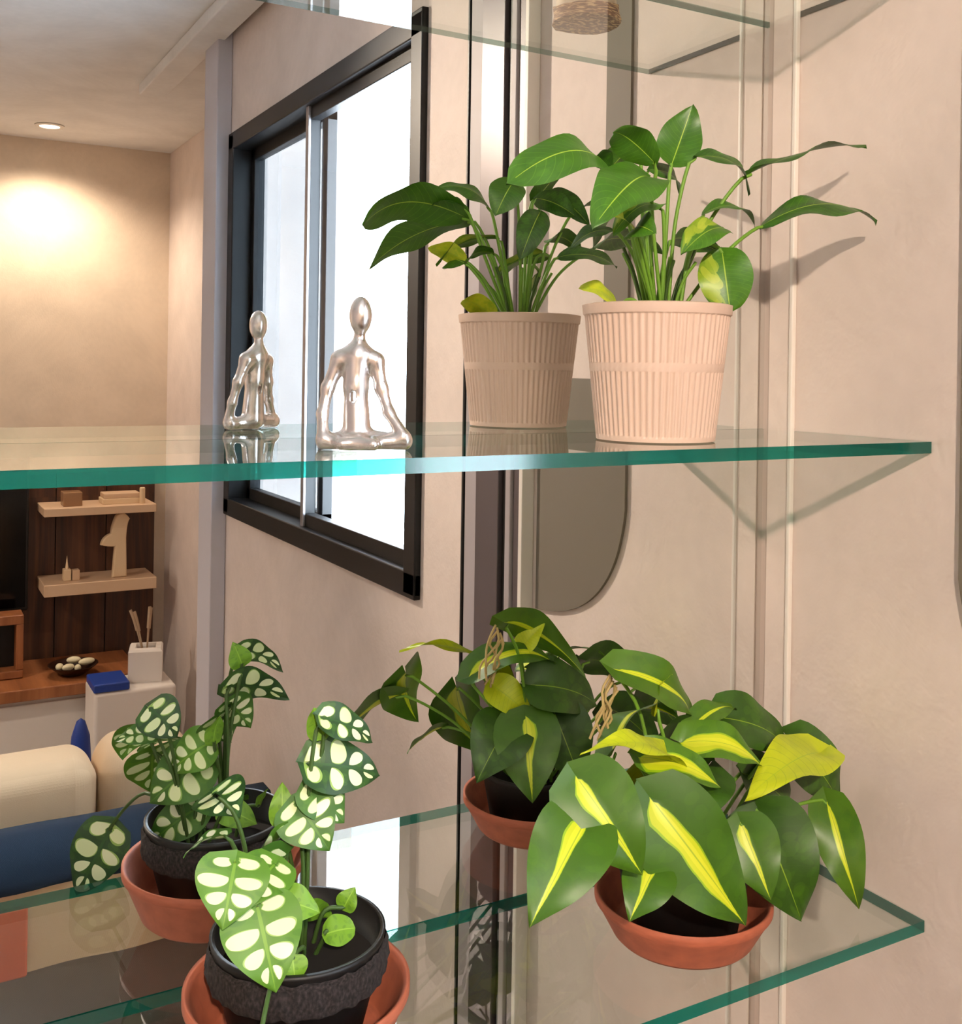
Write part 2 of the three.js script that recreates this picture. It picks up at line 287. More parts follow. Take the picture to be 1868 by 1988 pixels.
// b, t: [pixel x, pixel y, z before the mirror] of stalk end and tip; wpx: width in pixels; k: 0 faces the eye, 1 faces up; m: seen in the mirror
function addLeaf(root, kind, v, b, t, wpx, k, opt = {}) {
  const at_ = opt.m ? vat : at, B = at_(...b), Tp = at_(...t);
  const d = opt.m ? depthOf(new THREE.Vector3(B.x, B.y, -B.z)) : depthOf(B);
  const eye = opt.m ? new THREE.Vector3(EYE.x, EYE.y, -EYE.z) : EYE;
  const N = eye.clone().sub(B).normalize().multiplyScalar(1 - k).addScaledVector(UPV, k);
  if (opt.m) { /* the mirror shows the far face */ }
  const inv = (p) => root.worldToLocal(p.clone());
  const g = leafGeo(B, Tp, N, wpx * d / F, opt); g.translate(-root.position.x, -root.position.y, -root.position.z);
  const leaf = mesh('leaf', g, LM[kind][v], root);
  if (DEBUG) { g.computeBoundingBox(); const bb = g.boundingBox; console.log(kind, b, t, 'ymin', (bb.min.y + root.position.y).toFixed(3), 'z', (bb.min.z + root.position.z).toFixed(3), (bb.max.z + root.position.z).toFixed(3), 'xmax', (bb.max.x + root.position.x).toFixed(3)); }
  if (opt.soil) {
    const S = opt.soil, mid = S.clone().lerp(B, 0.55).add(new THREE.Vector3((rnd() - 0.5) * 0.01, 0.012 + (opt.lift ?? 0), (rnd() - 0.5) * 0.01));
    mesh('stem', tube([S, mid, B, B.clone().lerp(Tp, 0.05)].map(inv), opt.r ?? 0.0016), opt.dark ? M.stemDark : M.stem, root);
  }
  return leaf;
}

// ---------------------------------------------------------------- plant in the ribbed pot (middle shelf)
{
  const p = at(1272, 848, 0.11), y0 = SH[1], c = new THREE.Vector3(p.x, y0 + 0.001, 0.11), k = depthOf(c) / F;
  const root = thing('potted_plant', 'leafy plant with arching pointed leaves in a pale ribbed pot on the middle glass shelf', 'potted plant', c);
  const rt = 142 * k, rb = 114 * k, H = 258 * k, seg = 384, ribs = 64;
  // fluted wall: rows of (height, rib depth)
  const rows = [[0, 0], [0.02, 0], [0.035, 0], [0.045, 1], [0.5, 1], [0.51, 0], [0.565, 0], [0.575, 1], [0.915, 1], [0.925, 0], [0.93, 0], [0.995, 0], [1, 0]];
  const pos = [], uv = [], idx = [];
  rows.forEach(([h, d], j) => { for (let i = 0; i <= seg; i++) { const a = i / seg * 2 * Math.PI; const rr = (rb + (rt - rb) * h) + (j > 9 ? 0.0012 : 0) - d * 0.0011 * (Math.cos(a * ribs) > 0.35 ? 0 : 1); pos.push(Math.cos(a) * rr, H * h, Math.sin(a) * rr); uv.push(i / seg, h); } });
  for (let j = 0; j < rows.length - 1; j++) for (let i = 0; i < seg; i++) { const q = j * (seg + 1) + i; idx.push(q, q + seg + 1, q + 1, q + 1, q + seg + 1, q + seg + 2); }
  const g = new THREE.BufferGeometry(); g.setAttribute('position', new THREE.Float32BufferAttribute(pos, 3)); g.setAttribute('uv', new THREE.Float32BufferAttribute(uv, 2)); g.setIndex(idx); g.computeVertexNormals();
  const inner = lathe([[rt + 0.0011, H], [rt - 0.0015, H + 0.0008], [rt - 0.0025, H], [rt - 0.004, H * 0.86], [0.001, H * 0.86 - 0.001]], 96), base = lathe([[0.001, 0], [rb, 0]], 64);
  const pot = mesh('pot', merged([g, inner, base]), M.potBeige, root);
  mesh('soil', lathe([[rt - 0.0042, H * 0.9], [rt * 0.6, H * 0.915], [0.001, H * 0.925]], 48), M.soil, root);
  const S = (dx, dz) => new THREE.Vector3(c.x + dx, c.y + H * 0.91, c.z + dz);
  const L = (v, b, t, w, kk, o) => addLeaf(root, 'lily', v, b, t, w, kk, o);
  L(0, [1302, 325, 0.11], [1345, 204, 0.10], 88, 0.05, { soil: S(0.005, 0), bow: -0.12, fold: 0.25 });
  L(2, [1345, 305, 0.115], [1456, 378, 0.12], 62, 0.6, { soil: S(0.008, 0.004), bow: 0.22 });
  L(2, [1446, 342, 0.13], [1682, 281, 0.145], 64, 0.93, { soil: S(0.012, 0.0), bow: 0.05, fold: 0.15 });
  L(0, [1362, 418, 0.12], [1466, 440, 0.13], 66, 0.7, { soil: S(0.01, 0.01), bow: 0.25 });
  L(2, [1476, 440, 0.13], [1702, 434, 0.15], 84, 0.62, { soil: S(0.014, 0.006), bow: 0.16, fold: -0.1 });
  L(0, [1262, 345, 0.145], [1153, 440, 0.2], 118, 0.3, { soil: S(-0.004, 0.012), bow: 0.12 });
  L(0, [1198, 352, 0.125], [982, 360, 0.135], 128, 0.5, { soil: S(-0.01, 0.0), bow: 0.26, fold: -0.12, shape: 'oval' });
  L(3, [1236, 452, 0.14], [1172, 410, 0.15], 60, 0.5, { soil: S(-0.006, 0.008), bow: 0.1 });
  L(1, [1285, 402, 0.13], [1190, 455, 0.15], 62, 0.6, { soil: S(-0.003, 0.008), bow: 0.15 });
  L(1, [1412, 446, 0.135], [1322, 496, 0.15], 74, 0.45, { soil: S(0.012, 0.012), bow: 0.15, lift: 0.02 });
  L(1, [1402, 486, 0.14], [1418, 606, 0.155], 104, 0.1, { soil: S(0.016, 0.008), bow: 0.08, shape: 'oval', lift: 0.02 });
  L(3, [1196, 604, 0.1], [1124, 560, 0.1], 58, 0.55, { bow: 0.2, soil: S(-0.014, 0.014), shape: 'oval' });
  L(2, [1196, 450, 0.1], [1108, 482, 0.09], 46, 0.6, { soil: S(-0.008, -0.004), bow: 0.18 });
  L(2, [1255, 330, 0.09], [1320, 380, 0.08], 60, 0.5, { soil: S(0, -0.006), bow: 0.2 });
  // leaves turned to the mirror, seen there
  L(0, [950, 402, 0.135], [846, 366, 0.15], 58, 0.6, { m: 1, soil: S(-0.006, 0.006), bow: 0.2, fold: -0.2 });
  L(2, [905, 405, 0.12], [838, 398, 0.14], 40, 0.7, { m: 1, bow: 0.2, soil: S(-0.008, 0.004) });
  L(0, [905, 512, 0.14], [872, 520, 0.17], 56, 0.4, { m: 1, bow: 0.3, soil: S(-0.01, 0.01) });
  L(0, [1000, 350, 0.1], [962, 420, 0.09], 70, 0.3, { m: 1, bow: 0.15, soil: S(-0.002, -0.004) });
  L(2, [1050, 410, 0.08], [1010, 505, 0.06], 60, 0.2, { m: 1, bow: 0.15, soil: S(0.002, -0.01) });
  L(2, [1080, 500, 0.09], [1198, 520, 0.08], 44, 0.5, { m: 1, bow: 0.15, soil: S(0.004, -0.008) });
  for (let i = 0; i < 9; i++) { const a = i * 2.4, s = S(Math.cos(a) * 0.012, Math.sin(a) * 0.012), e = s.clone().add(new THREE.Vector3(Math.cos(a) * 0.02, 0.035 + rnd() * 0.03, Math.sin(a) * 0.02)); mesh('stem', tube([s, s.clone().lerp(e, 0.5).add(new THREE.Vector3(0, 0.008, 0)), e].map((q) => root.worldToLocal(q.clone())), 0.0014), i % 2 ? M.stem : M.stemDark, root); }
}

// ---------------------------------------------------------------- lower shelf pots
function saucer(label, x, z, r, h) {
  const g = mesh('terracotta_saucer', lathe([[0.001, 0.004], [r * 0.72, 0.004], [r * 0.78, 0.008], [r * 0.93, h - 0.004], [r * 0.96, h], [r, h + 0.001], [r, h - 0.006], [r * 0.965, h - 0.009], [r * 0.8, 0.003], [r * 0.76, 0], [0.001, 0]].reverse(), 72), M.terracotta);
  g.position.set(x, SH[2] + 0.0005, z);
  return tag(g, label, 'saucer', 'terracotta saucers on the lower shelf');
}
{ // heart-leaved plant
  const q = at(1325, 1782, 0.117), x = q.x, z = 0.117;
  saucer('terracotta saucer under the yellow striped heart-leaf plant', x, z, 0.074, 0.034);
  const y = SH[2] + 0.005, H = 0.058, r = 0.056;
  const root = thing('potted_plant', 'heart-leaf plant with yellow striped green leaves in a black pot', 'potted plant', [x, y, z]);
  mesh('pot', lathe([[0.001, 0], [r * 0.8, 0], [r * 0.97, H - 0.006], [r, H - 0.006], [r + 0.001, H], [r - 0.002, H], [r - 0.004, H * 0.7], [0.001, H * 0.7]], 56), M.blackPot, root);
  mesh('soil', lathe([[r - 0.0045, H * 0.74], [r * 0.5, H * 0.78], [0.001, H * 0.8]], 40), M.soil, root);
  const S = (dx, dz) => new THREE.Vector3(x + dx, y + H * 0.76, z + dz);
  const L = (v, b, t, w, k, o) => addLeaf(root, 'brasil', v, b, t, w, k, { shape: 'heart', fold: 0.22, ...o });
  L(0, [1140, 1588, 0.165], [1028, 1802, 0.19], 158, 0.15, { soil: S(-0.02, 0.015), bow: 0.08 });
  L(0, [1118, 1506, 0.15], [1248, 1700, 0.19], 164, 0.15, { soil: S(-0.014, 0.01), bow: 0.1 });
  L(1, [1262, 1548, 0.16], [1448, 1798, 0.205], 186, 0.12, { soil: S(-0.002, 0.018), bow: 0.08 });
  L(0, [1438, 1596, 0.165], [1497, 1748, 0.195], 116, 0.15, { soil: S(0.012, 0.012), bow: 0.06 });
  L(3, [1472, 1572, 0.155], [1556, 1788, 0.185], 168, 0.2, { soil: S(0.02, 0.01), bow: 0.12 });
  L(5, [1592, 1462, 0.13], [1448, 1552, 0.17], 108, 0.35, { soil: S(0.02, 0.004), bow: 0.1, lift: 0.02 });
  L(3, [1528, 1430, 0.1], [1625, 1556, 0.11], 110, 0.3, { soil: S(0.02, -0.01), bow: 0.15 });
  L(2, [1606, 1555, 0.14], [1668, 1766, 0.175], 92, 0.1, { soil: S(0.03, 0.0), bow: 0.2 });
  L(5, [1310, 1485, 0.14], [1128, 1462, 0.16], 66, 0.55, { soil: S(-0.008, 0.008), bow: 0.14 });
  L(4, [1322, 1442, 0.12], [1482, 1492, 0.15], 96, 0.55, { soil: S(0.004, 0.004), bow: 0.2 });
  L(3, [1392, 1392, 0.1], [1526, 1462, 0.1], 112, 0.4, { soil: S(0.01, -0.01), bow: 0.16 });
  L(3, [1372, 1490, 0.125], [1262, 1630, 0.14], 150, 0.3, { soil: S(0.0, 0.01), bow: 0.14 });
  L(4, [1240, 1470, 0.13], [1400, 1530, 0.16], 90, 0.5, { soil: S(-0.002, 0.004), bow: 0.15 });
  L(0, [1272, 1682, 0.175], [1222, 1790, 0.19], 104, 0.2, { soil: S(-0.006, 0.022), bow: 0.06 });
  L(2, [1340, 1420, 0.11], [1432, 1380, 0.1], 60, 0.6, { soil: S(0.004, -0.004), bow: 0.2 });
  L(2, [1190, 1298, 0.09], [1338, 1404, 0.08], 92, 0.4, { soil: S(-0.012, -0.014), bow: 0.2, lift: 0.03 });
  L(3, [1440, 1500, 0.1], [1530, 1590, 0.09], 110, 0.4, { soil: S(0.016, -0.006), bow: 0.15 });
  // turned to the mirror
  L(5, [955, 1330, 0.12], [1030, 1395, 0.1], 70, 0.3, { m: 1, soil: S(-0.01, -0.006), bow: 0.15 });
  L(5, [1010, 1260, 0.11], [1058, 1210, 0.1], 44, 0.3, { m: 1, soil: S(-0.004, -0.006), bow: 0.1 });
  L(1, [910, 1315, 0.12], [1080, 1290, 0.1], 76, 0.6, { m: 1, soil: S(-0.004, -0.01), bow: 0.25 });
  L(3, [990, 1400, 0.1], [925, 1520, 0.08], 120, 0.2, { m: 1, soil: S(-0.006, -0.016), bow: 0.12 });
  L(0, [1020, 1390, 0.09], [1034, 1560, 0.055], 130, 0.15, { m: 1, soil: S(0.0, -0.02), bow: 0.1 });
  L(3, [1075, 1380, 0.09], [1128, 1520, 0.06], 120, 0.15, { m: 1, soil: S(0.008, -0.018), bow: 0.1 });
  L(3, [1030, 1330, 0.1], [1160, 1370, 0.09], 120, 0.4, { m: 1, soil: S(0.006, -0.01), bow: 0.15 });
  for (let i = 0; i < 6; i++) { const b = at(1185 + i * 3, 1310 + i * 6, 0.095), pts = [b]; for (let j = 1; j < 5; j++) pts.push(b.clone().add(new THREE.Vector3(-0.004 * j + (rnd() - 0.5) * 0.014, -0.012 * j, (rnd() - 0.5) * 0.012))); mesh('dry_root', tube(pts.map((q2) => root.worldToLocal(q2.clone())), 0.0012, 10, 5), M.dried, root); }
}
{ // pale-patched plant
  const q = at(578, 1905, 0.106), x = q.x, z = 0.106;
  saucer('terracotta saucer under the white patterned plant, nearest the picture corner', x, z, 0.078, 0.044);
  const y = SH[2] + 0.005, H = 0.076, r = 0.06;
  const root = thing('potted_plant', 'trailing plant with white patterned holed-looking leaves in a black pot', 'potted plant', [x, y, z]);
  mesh('pot', lathe([[0.001, 0], [r * 0.72, 0], [r * 0.95, H * 0.72], [r * 0.95, H * 0.73], [r, H - 0.003], [r + 0.0005, H], [r - 0.003, H], [r - 0.006, H * 0.66], [0.001, H * 0.66]], 56), M.blackPot, root);
  const band = lathe([[r * 0.955, H * 0.6], [r * 1.02, H * 0.64], [r * 1.045, H * 0.75], [r * 1.03, H * 0.88], [r * 1.005, H * 0.93]], 120), bp = band.attributes.position;
  for (let i = 0; i < bp.count; i++) { const a = Math.atan2(bp.getZ(i), bp.getX(i)), n = 1 + 0.03 * noise.noise(Math.cos(a) * 9, Math.sin(a) * 9, bp.getY(i) * 160) + 0.012 * noise.noise(Math.cos(a) * 30, Math.sin(a) * 30, bp.getY(i) * 400); bp.setXYZ(i, bp.getX(i) * n, bp.getY(i) + 0.002 * noise.noise(Math.cos(a) * 7, Math.sin(a) * 7, 3), bp.getZ(i) * n); }
  band.computeVertexNormals();
  mesh('bark_wrap', band, M.bark, root);
  mesh('soil', lathe([[r - 0.0065, H * 0.7], [r * 0.5, H * 0.75], [0.001, H * 0.77]], 40), M.soil, root);
  const S = (dx, dz) => new THREE.Vector3(x + dx, y + H * 0.72, z + dz);
  const L = (v, b, t, w, k, o) => addLeaf(root, 'monstera', v, b, t, w, k, { shape: 'heart', fold: 0.12, dark: true, ...o });
  L(1, [498, 1752, 0.15], [536, 1928, 0.175], 156, 0.12, { soil: S(-0.014, 0.012), bow: 0.06 });
  L(1, [458, 1668, 0.14], [432, 1806, 0.16], 142, 0.12, { soil: S(-0.02, 0.006), bow: 0.06 });
  L(1, [536, 1676, 0.13], [462, 1768, 0.155], 108, 0.3, { soil: S(-0.012, 0.004), bow: 0.1 });
  L(3, [545, 1748, 0.14], [622, 1772, 0.15], 72, 0.3, { soil: S(-0.006, 0.006), bow: 0.1 });
  L(3, [628, 1815, 0.12], [690, 1802, 0.125], 62, 0.4, { soil: S(0.01, 0.004), bow: 0.1, shape: 'oval' });
  L(3, [568, 1860, 0.15], [574, 1912, 0.155], 56, 0.2, { soil: S(-0.004, 0.018), bow: 0.1 });
  L(3, [668, 1762, 0.1], [690, 1722, 0.1], 44, 0.3, { soil: S(0.014, -0.01), bow: 0.1 });
  L(3, [548, 1598, 0.09], [548, 1518, 0.08], 52, 0.2, { soil: S(0.004, -0.008), bow: 0.1 });
  L(0, [575, 1556, 0.1], [640, 1652, 0.12], 122, 0.15, { soil: S(0.004, -0.004), bow: 0.08 });
  L(0, [600, 1520, 0.1], [668, 1598, 0.11], 96, 0.3, { soil: S(0.006, -0.004), bow: 0.08 });
  L(2, [596, 1482, 0.1], [738, 1506, 0.1], 112, 0.25, { soil: S(0.006, -0.006), bow: 0.12 });
  L(2, [622, 1392, 0.1], [724, 1442, 0.1], 72, 0.4, { soil: S(0.006, -0.008), bow: 0.14, lift: 0.03 });
  // seen in the mirror
  L(0, [400, 1470, 0.105], [290, 1560, 0.12], 120, 0.25, { m: 1, soil: S(-0.02, 0.0), bow: 0.1 });
  L(1, [410, 1440, 0.1], [330, 1500, 0.11], 90, 0.4, { m: 1, soil: S(-0.016, -0.004), bow: 0.1 });
  L(0, [395, 1560, 0.11], [285, 1645, 0.13], 86, 0.3, { m: 1, soil: S(-0.022, 0.004), bow: 0.1 });
  L(3, [430, 1570, 0.1], [500, 1600, 0.09], 60, 0.3, { m: 1, soil: S(-0.01, -0.01), bow: 0.1 });
  L(2, [215, 1605, 0.212], [150, 1738, 0.225], 108, 0.1, { m: 1, soil: S(-0.024, 0.02), bow: 0.06, lift: 0.02 });
  L(2, [290, 1375, 0.1], [345, 1432, 0.09], 90, 0.3, { m: 1, soil: S(-0.024, -0.004), bow: 0.15, lift: 0.03 });
  L(0, [300, 1425, 0.11], [222, 1440, 0.12], 46, 0.4, { m: 1, soil: S(-0.024, 0.0), bow: 0.15 });
  L(3, [470, 1290, 0.1], [452, 1246, 0.1], 46, 0.2, { m: 1, soil: S(0.004, -0.006), bow: 0.1 });
}

// ---------------------------------------------------------------- silver seated figure
{
  const q = at(709, 848, 0.12), c = new THREE.Vector3(q.x, SH[1] + 0.0005, 0.12), k = depthOf(c) / F;
  const X = (px) => (px - 709) * k, Y = (py) => (866 - py) * k, V3 = (a, b, d = 0) => new THREE.Vector3(X(a), Y(b), d);
  const bones = [];
  const B = (a, b, ra, rb, sq = 1) => bones.push([a, b, ra, rb, sq]);
  // torso: a broad chest thinning to a waist, then the lap
  B(V3(694, 655, -0.002), V3(692, 690, -0.001), 0.0032, 0.008); B(V3(692, 690), V3(690, 745, 0.001), 0.0095, 0.0085); B(V3(690, 745, 0.001), V3(694, 838, 0.004), 0.0078, 0.010);
  B(V3(690, 680, -0.001), V3(660, 694, 0), 0.007, 0.0065); B(V3(696, 680, -0.001), V3(726, 696, 0), 0.007, 0.006);
  // arms
  B(V3(658, 696), V3(636, 750, 0.002), 0.0058, 0.0042); B(V3(636, 750, 0.002), V3(628, 800, 0.006), 0.0042, 0.0036); B(V3(628, 800, 0.006), V3(632, 846, 0.012), 0.0036, 0.0044);
  B(V3(728, 698), V3(740, 750, 0.002), 0.0056, 0.0042); B(V3(740, 750, 0.002), V3(756, 796, 0.006), 0.0042, 0.0036); B(V3(756, 796, 0.006), V3(785, 838, 0.012), 0.0036, 0.0044);
  // crossed legs
  B(V3(690, 845, 0.002), V3(636, 853, 0.010), 0.0065, 0.0052); B(V3(696, 845, 0.002), V3(786, 850, 0.010), 0.0065, 0.0052);
  B(V3(636, 853, 0.010), V3(730, 855, 0.022), 0.0052, 0.0044); B(V3(786, 850, 0.010), V3(672, 855, 0.020), 0.0052, 0.0044); B(V3(700, 856, 0.008), V3(705, 857, 0.016), 0.0055, 0.0055);
  const hc = V3(697, 609, 0), hr = new THREE.Vector3(22 * k, 37 * k, 22 * k);
  B(V3(696, 640, -0.001), V3(694, 662, -0.002), 0.0034, 0.0034);
  const smin = (a, b, r) => { const h = Math.max(r - Math.abs(a - b), 0) / r; return Math.min(a, b) - h * h * r * 0.25; };
  const p = new THREE.Vector3(), ba = new THREE.Vector3(), pa = new THREE.Vector3();
  const sdf = (x, y, z) => {
    let d = 1;
    for (const [a, b, ra, rb] of bones) { ba.copy(b).sub(a); pa.set(x, y, z).sub(a); const h = Math.max(0, Math.min(1, pa.dot(ba) / ba.lengthSq())); d = smin(d, pa.addScaledVector(ba, -h).length() - (ra + (rb - ra) * h), 0.004); }
    p.set((x - hc.x) / hr.x, (y - hc.y) / hr.y, (z - hc.z) / hr.z); const l = p.length();
    d = smin(d, (l - 1) * hr.x, 0.002);
    // slot through the waist
    pa.set(x - X(688), Math.max(0, Math.abs(y - Y(766)) - 0.0024), 0); d = Math.max(d, 0.0017 - pa.length());
    return Math.max(d, -y);
  };
  const R = 110, mc = new MarchingCubes(R, M.silver, false, false, 300000), half = R / 2, ext = 0.062, cy = 0.053;
  mc.isolation = 0;
  for (let kz = 0; kz < R; kz++) for (let j = 0; j < R; j++) for (let i = 0; i < R; i++) {
    const x = (i - half) / half * ext, y = (j - half) / half * ext + cy, z = (kz - half) / half * ext;
    mc.field[i + j * R + kz * R * R] = Math.abs(z) > 0.034 ? -1 : -sdf(x, y, z);
  }
  mc.update();
  const g = new THREE.BufferGeometry(), n = mc.count;
  g.setAttribute('position', new THREE.Float32BufferAttribute(mc.positionArray.slice(0, n * 3), 3));
  g.scale(ext, ext, ext).translate(0, cy, 0);
  const gm = mergeVertices(g, 1e-5); gm.computeVertexNormals();
  const fig = tag(mesh('meditating_figurine', gm, M.silver), 'silver cross-legged meditating figure on the middle glass shelf', 'figurine');
  fig.position.copy(c); fig.rotation.y = -YAW;
}

// ---------------------------------------------------------------- rough stone on the top shelf (seen in the mirror)
{
  const q = vat(1140, 30, 0.105), root = thing('stone_ornament', 'rough brown stone base of a pale ornament on the top glass shelf', 'ornament', [q.x, SH[0] + 0.0005, 0.105]);
  const rough = (geo, amp, f) => { const p = geo.attributes.position; for (let i = 0; i < p.count; i++) { const x = p.getX(i), y = p.getY(i), z = p.getZ(i), n = 1 + amp * noise.noise(x * f, y * f, z * f + 5) + amp * 0.5 * noise.noise(x * f * 3, y * f * 3, z * f * 3); p.setXYZ(i, x * n, y, z * n); } geo.computeVertexNormals(); return geo; };
  const brown = P({ map: dataTex(256, 256, (x, y) => { const v = fbm(x * 10, y * 10, 1), c = v > 0.08 ? [216, 172, 122] : [128 + 90 * v, 74 + 70 * v, 40 + 50 * v]; return c; }, true, 2, 1), roughness: 0.7 });
  mesh('base', rough(new THREE.CylinderGeometry(0.034, 0.036, 0.014, 14, 3).translate(0, 0.007, 0), 0.2, 40), brown, root);
  mesh('body', rough(new THREE.CylinderGeometry(0.026, 0.032, 0.09, 18, 8).translate(0, 0.059, 0), 0.12, 30), P({ map: dataTex(128, 128, (x, y) => { const v = fbm(x * 8, y * 8, 9) * 70; return [214 + v, 186 + v, 156 + v]; }), roughness: 0.55 }), root);
}

// ---------------------------------------------------------------- living room, seen in the mirror
const wallX = (px, z) => vat(px, 900, z).x, wallY = (px, py, z) => vat(px, py, z).y;
{
  const z = 3.74, xr = wallX(302, z), yt = wallY(150, 918, z);
  const board = thing('wall_panel', 'dark wooden board behind the television', 'wall panel', [xr, 0, z]);
  const w = 0.195;
  for (let i = 0; i < 9; i++) mesh('plank', box(-w * (i + 1) + 0.0015, -w * i - 0.0015, 0.02, yt, 0, 0.028, 0.002), M.walnut, board);
  const s = (label, y0, y1) => {
    const a = vat(82, y0, 3.58), b = vat(298, y0, 3.58), c = vat(82, y1, 3.58);
    return tag(mesh('wall_shelf', box(a.x, b.x, c.y, a.y, 3.52, z, 0.003), M.paleShelf), label, 'shelf', 'pale wall shelves beside the television');
  };
  const s1 = s('upper pale wooden shelf on the dark board', 985, 1001), s2 = s('lower pale wooden shelf on the dark board', 1132, 1155);
  const y1 = vat(82, 985, 3.58).y, y2 = vat(82, 1132, 3.58).y;
  // ornaments on the shelves
  const gx = (px) => vat(px, 980, 3.6).x;
  tag(mesh('glass_box', box(gx(120), gx(157), y1, y1 + 0.055, 3.56, 3.64, 0.004), P({ color: 0x9a7350, roughness: 0.25 })), 'small brown box on the upper wall shelf', 'box');
  const bk = thing('book_stack', 'two pale books lying on the upper wall shelf', 'books', [gx(235), y1, 3.62]);
  mesh('book', box(-0.075, 0.075, 0, 0.022, -0.05, 0.05, 0.003), M.creamCeramic, bk); mesh('book', box(-0.07, 0.07, 0.0225, 0.042, -0.048, 0.046, 0.003), M.paleShelf, bk);
  tag(mesh('candle', lathe([[0.001, 0], [0.011, 0], [0.011, 0.06], [0.009, 0.064], [0.001, 0.063]], 24).translate(gx(272), y1, 3.56), M.creamCeramic), 'short cream candle at the end of the upper wall shelf', 'candle');
  // cream bird-like statuette shaped like a tall 1
  const fx = gx(232), sh = new THREE.Shape();
  sh.moveTo(-0.022, 0); sh.lineTo(0.022, 0); sh.lineTo(0.018, 0.15); sh.quadraticCurveTo(0.02, 0.21, 0.03, 0.225); sh.quadraticCurveTo(0.012, 0.255, -0.012, 0.235); sh.quadraticCurveTo(-0.028, 0.2, -0.03, 0.165); sh.quadraticCurveTo(-0.06, 0.155, -0.066, 0.13); sh.quadraticCurveTo(-0.03, 0.12, -0.014, 0.125); sh.lineTo(-0.022, 0);
  tag(mesh('statuette', new THREE.ExtrudeGeometry(sh, { depth: 0.02, bevelEnabled: true, bevelSize: 0.006, bevelThickness: 0.008, bevelSegments: 4, curveSegments: 12 }).translate(fx, y2 + 0.006, 3.58), M.creamCeramic), 'tall cream statuette on the lower wall shelf', 'statuette');
  const tr = thing('trinket', 'small pale house-shaped trinket on the lower wall shelf', 'trinket', [gx(140), y2, 3.6]);
  mesh('block', box(-0.03, -0.002, 0, 0.045, -0.02, 0.02, 0.003), M.creamCeramic, tr); mesh('block', box(0.002, 0.03, 0, 0.04, -0.02, 0.02, 0.003), M.paleShelf, tr); mesh('spire', new THREE.ConeGeometry(0.007, 0.055, 10).translate(-0.016, 0.07, 0), M.creamCeramic, tr);
  // television
  const tvr = wallX(58, 3.66), tyb = wallY(30, 1187, 3.66), tv = thing('television', 'black flat television at the left edge of the mirror view', 'television', [tvr, tyb, 3.66]);
  mesh('casing', box(-1.0, 0, 0, 0.6, 0, 0.04, 0.006), M.black, tv); mesh('screen', box(-0.99, -0.01, 0.014, 0.59, -0.002, 0.001), M.tv, tv); mesh('mount', box(-0.62, -0.38, 0.15, 0.45, 0.04, 0.085), M.black, tv);
  // console
  const cr = wallX(252, 3.5), co = thing('media_console', 'low console with a brown wooden top and pale front', 'console', [cr, 0, 3.5]);
  const sc = new THREE.Shape(); sc.moveTo(-1.9, -0.2); sc.lineTo(-0.14, -0.2); sc.quadraticCurveTo(0, -0.19, 0.02, -0.02); sc.lineTo(0.02, 0.2); sc.lineTo(-1.9, 0.2); sc.lineTo(-1.9, -0.2);
  mesh('top', new THREE.ExtrudeGeometry(sc, { depth: 0.035, bevelEnabled: true, bevelSize: 0.004, bevelThickness: 0.004, bevelSegments: 2 }).rotateX(Math.PI / 2).translate(0, 0.47, 0), M.oak, co);
  mesh('body', box(-1.86, -0.02, 0.03, 0.43, -0.16, 0.2, 0.005), M.white, co);
  for (let i = 0; i < 3; i++) { mesh('drawer', box(-0.62 * i - 0.63, -0.62 * i - 0.04, 0.06, 0.41, -0.172, -0.16, 0.004), M.white, co); }
  const ct = 0.4755;
  const fr = thing('wooden_frame', 'brown wooden open box standing on the console under the television', 'frame', [wallX(8, 3.5), ct, 3.5]);
  const fo = 0.13;
  mesh('frame_bar', box(-fo, fo * 0.55, 0.2, 0.235, -0.05, 0.05, 0.004), M.oak, fr); mesh('frame_bar', box(-fo, fo * 0.55, 0, 0.03, -0.05, 0.05, 0.004), M.oak, fr); mesh('frame_bar', box(fo * 0.35, fo * 0.55, 0.03, 0.2, -0.05, 0.05, 0.004), M.oak, fr); mesh('frame_bar', box(-fo, -fo * 0.8, 0.03, 0.2, -0.05, 0.05, 0.004), M.oak, fr); mesh('back', box(-fo * 0.8, fo * 0.35, 0.03, 0.2, 0.02, 0.04), M.black, fr);
  const bw = vat(142, 1296, 3.42), bowl = tag(mesh('bowl', lathe([[0.001, 0], [0.04, 0], [0.085, 0.035], [0.09, 0.04], [0.084, 0.038], [0.04, 0.008], [0.001, 0.007]], 40), M.darkBowl), 'dark bowl holding pale stones on the console', 'bowl');
  bowl.position.set(bw.x, ct, 3.42);
  const PEB = ['small pale stone at the left rim of the dark bowl', 'upright oval pale stone at the front left of the dark bowl', 'wide pale stone at the back of the dark bowl', 'tiny tan stone at the front of the dark bowl', 'long pale stone at the right rim of the dark bowl'];
  let pi = 0;
  for (const [dx, dy, dz, a, b, r] of [[-0.05, 0.036, -0.01, 0.014, 0.02, 0.3], [-0.022, 0.036, -0.03, 0.013, 0.024, 1.2], [0.006, 0.046, 0.03, 0.026, 0.014, 0.1], [0.012, 0.03, -0.03, 0.012, 0.012, 0], [0.048, 0.043, 0.0, 0.032, 0.015, -0.3]]) {
    const s = tag(mesh('pebble', new THREE.SphereGeometry(1, 20, 14), M.stone), PEB[pi++], 'stone', 'stones in the dark bowl');
    s.scale.set(a, 0.013, b); s.rotation.y = r; s.position.set(bw.x + dx, ct + dy, 3.42 + dz);
  }
  // white bin with blue lid, vase, reeds
  const b0 = vat(172, 1330, 3.2), b1 = vat(328, 1330, 3.2), bin = thing('storage_bin', 'white upright bin with a blue corner lid beside the console', 'bin', [(b0.x + b1.x) / 2, 0, 3.18]);
  const hw = (b1.x - b0.x) / 2, bh = b0.y;
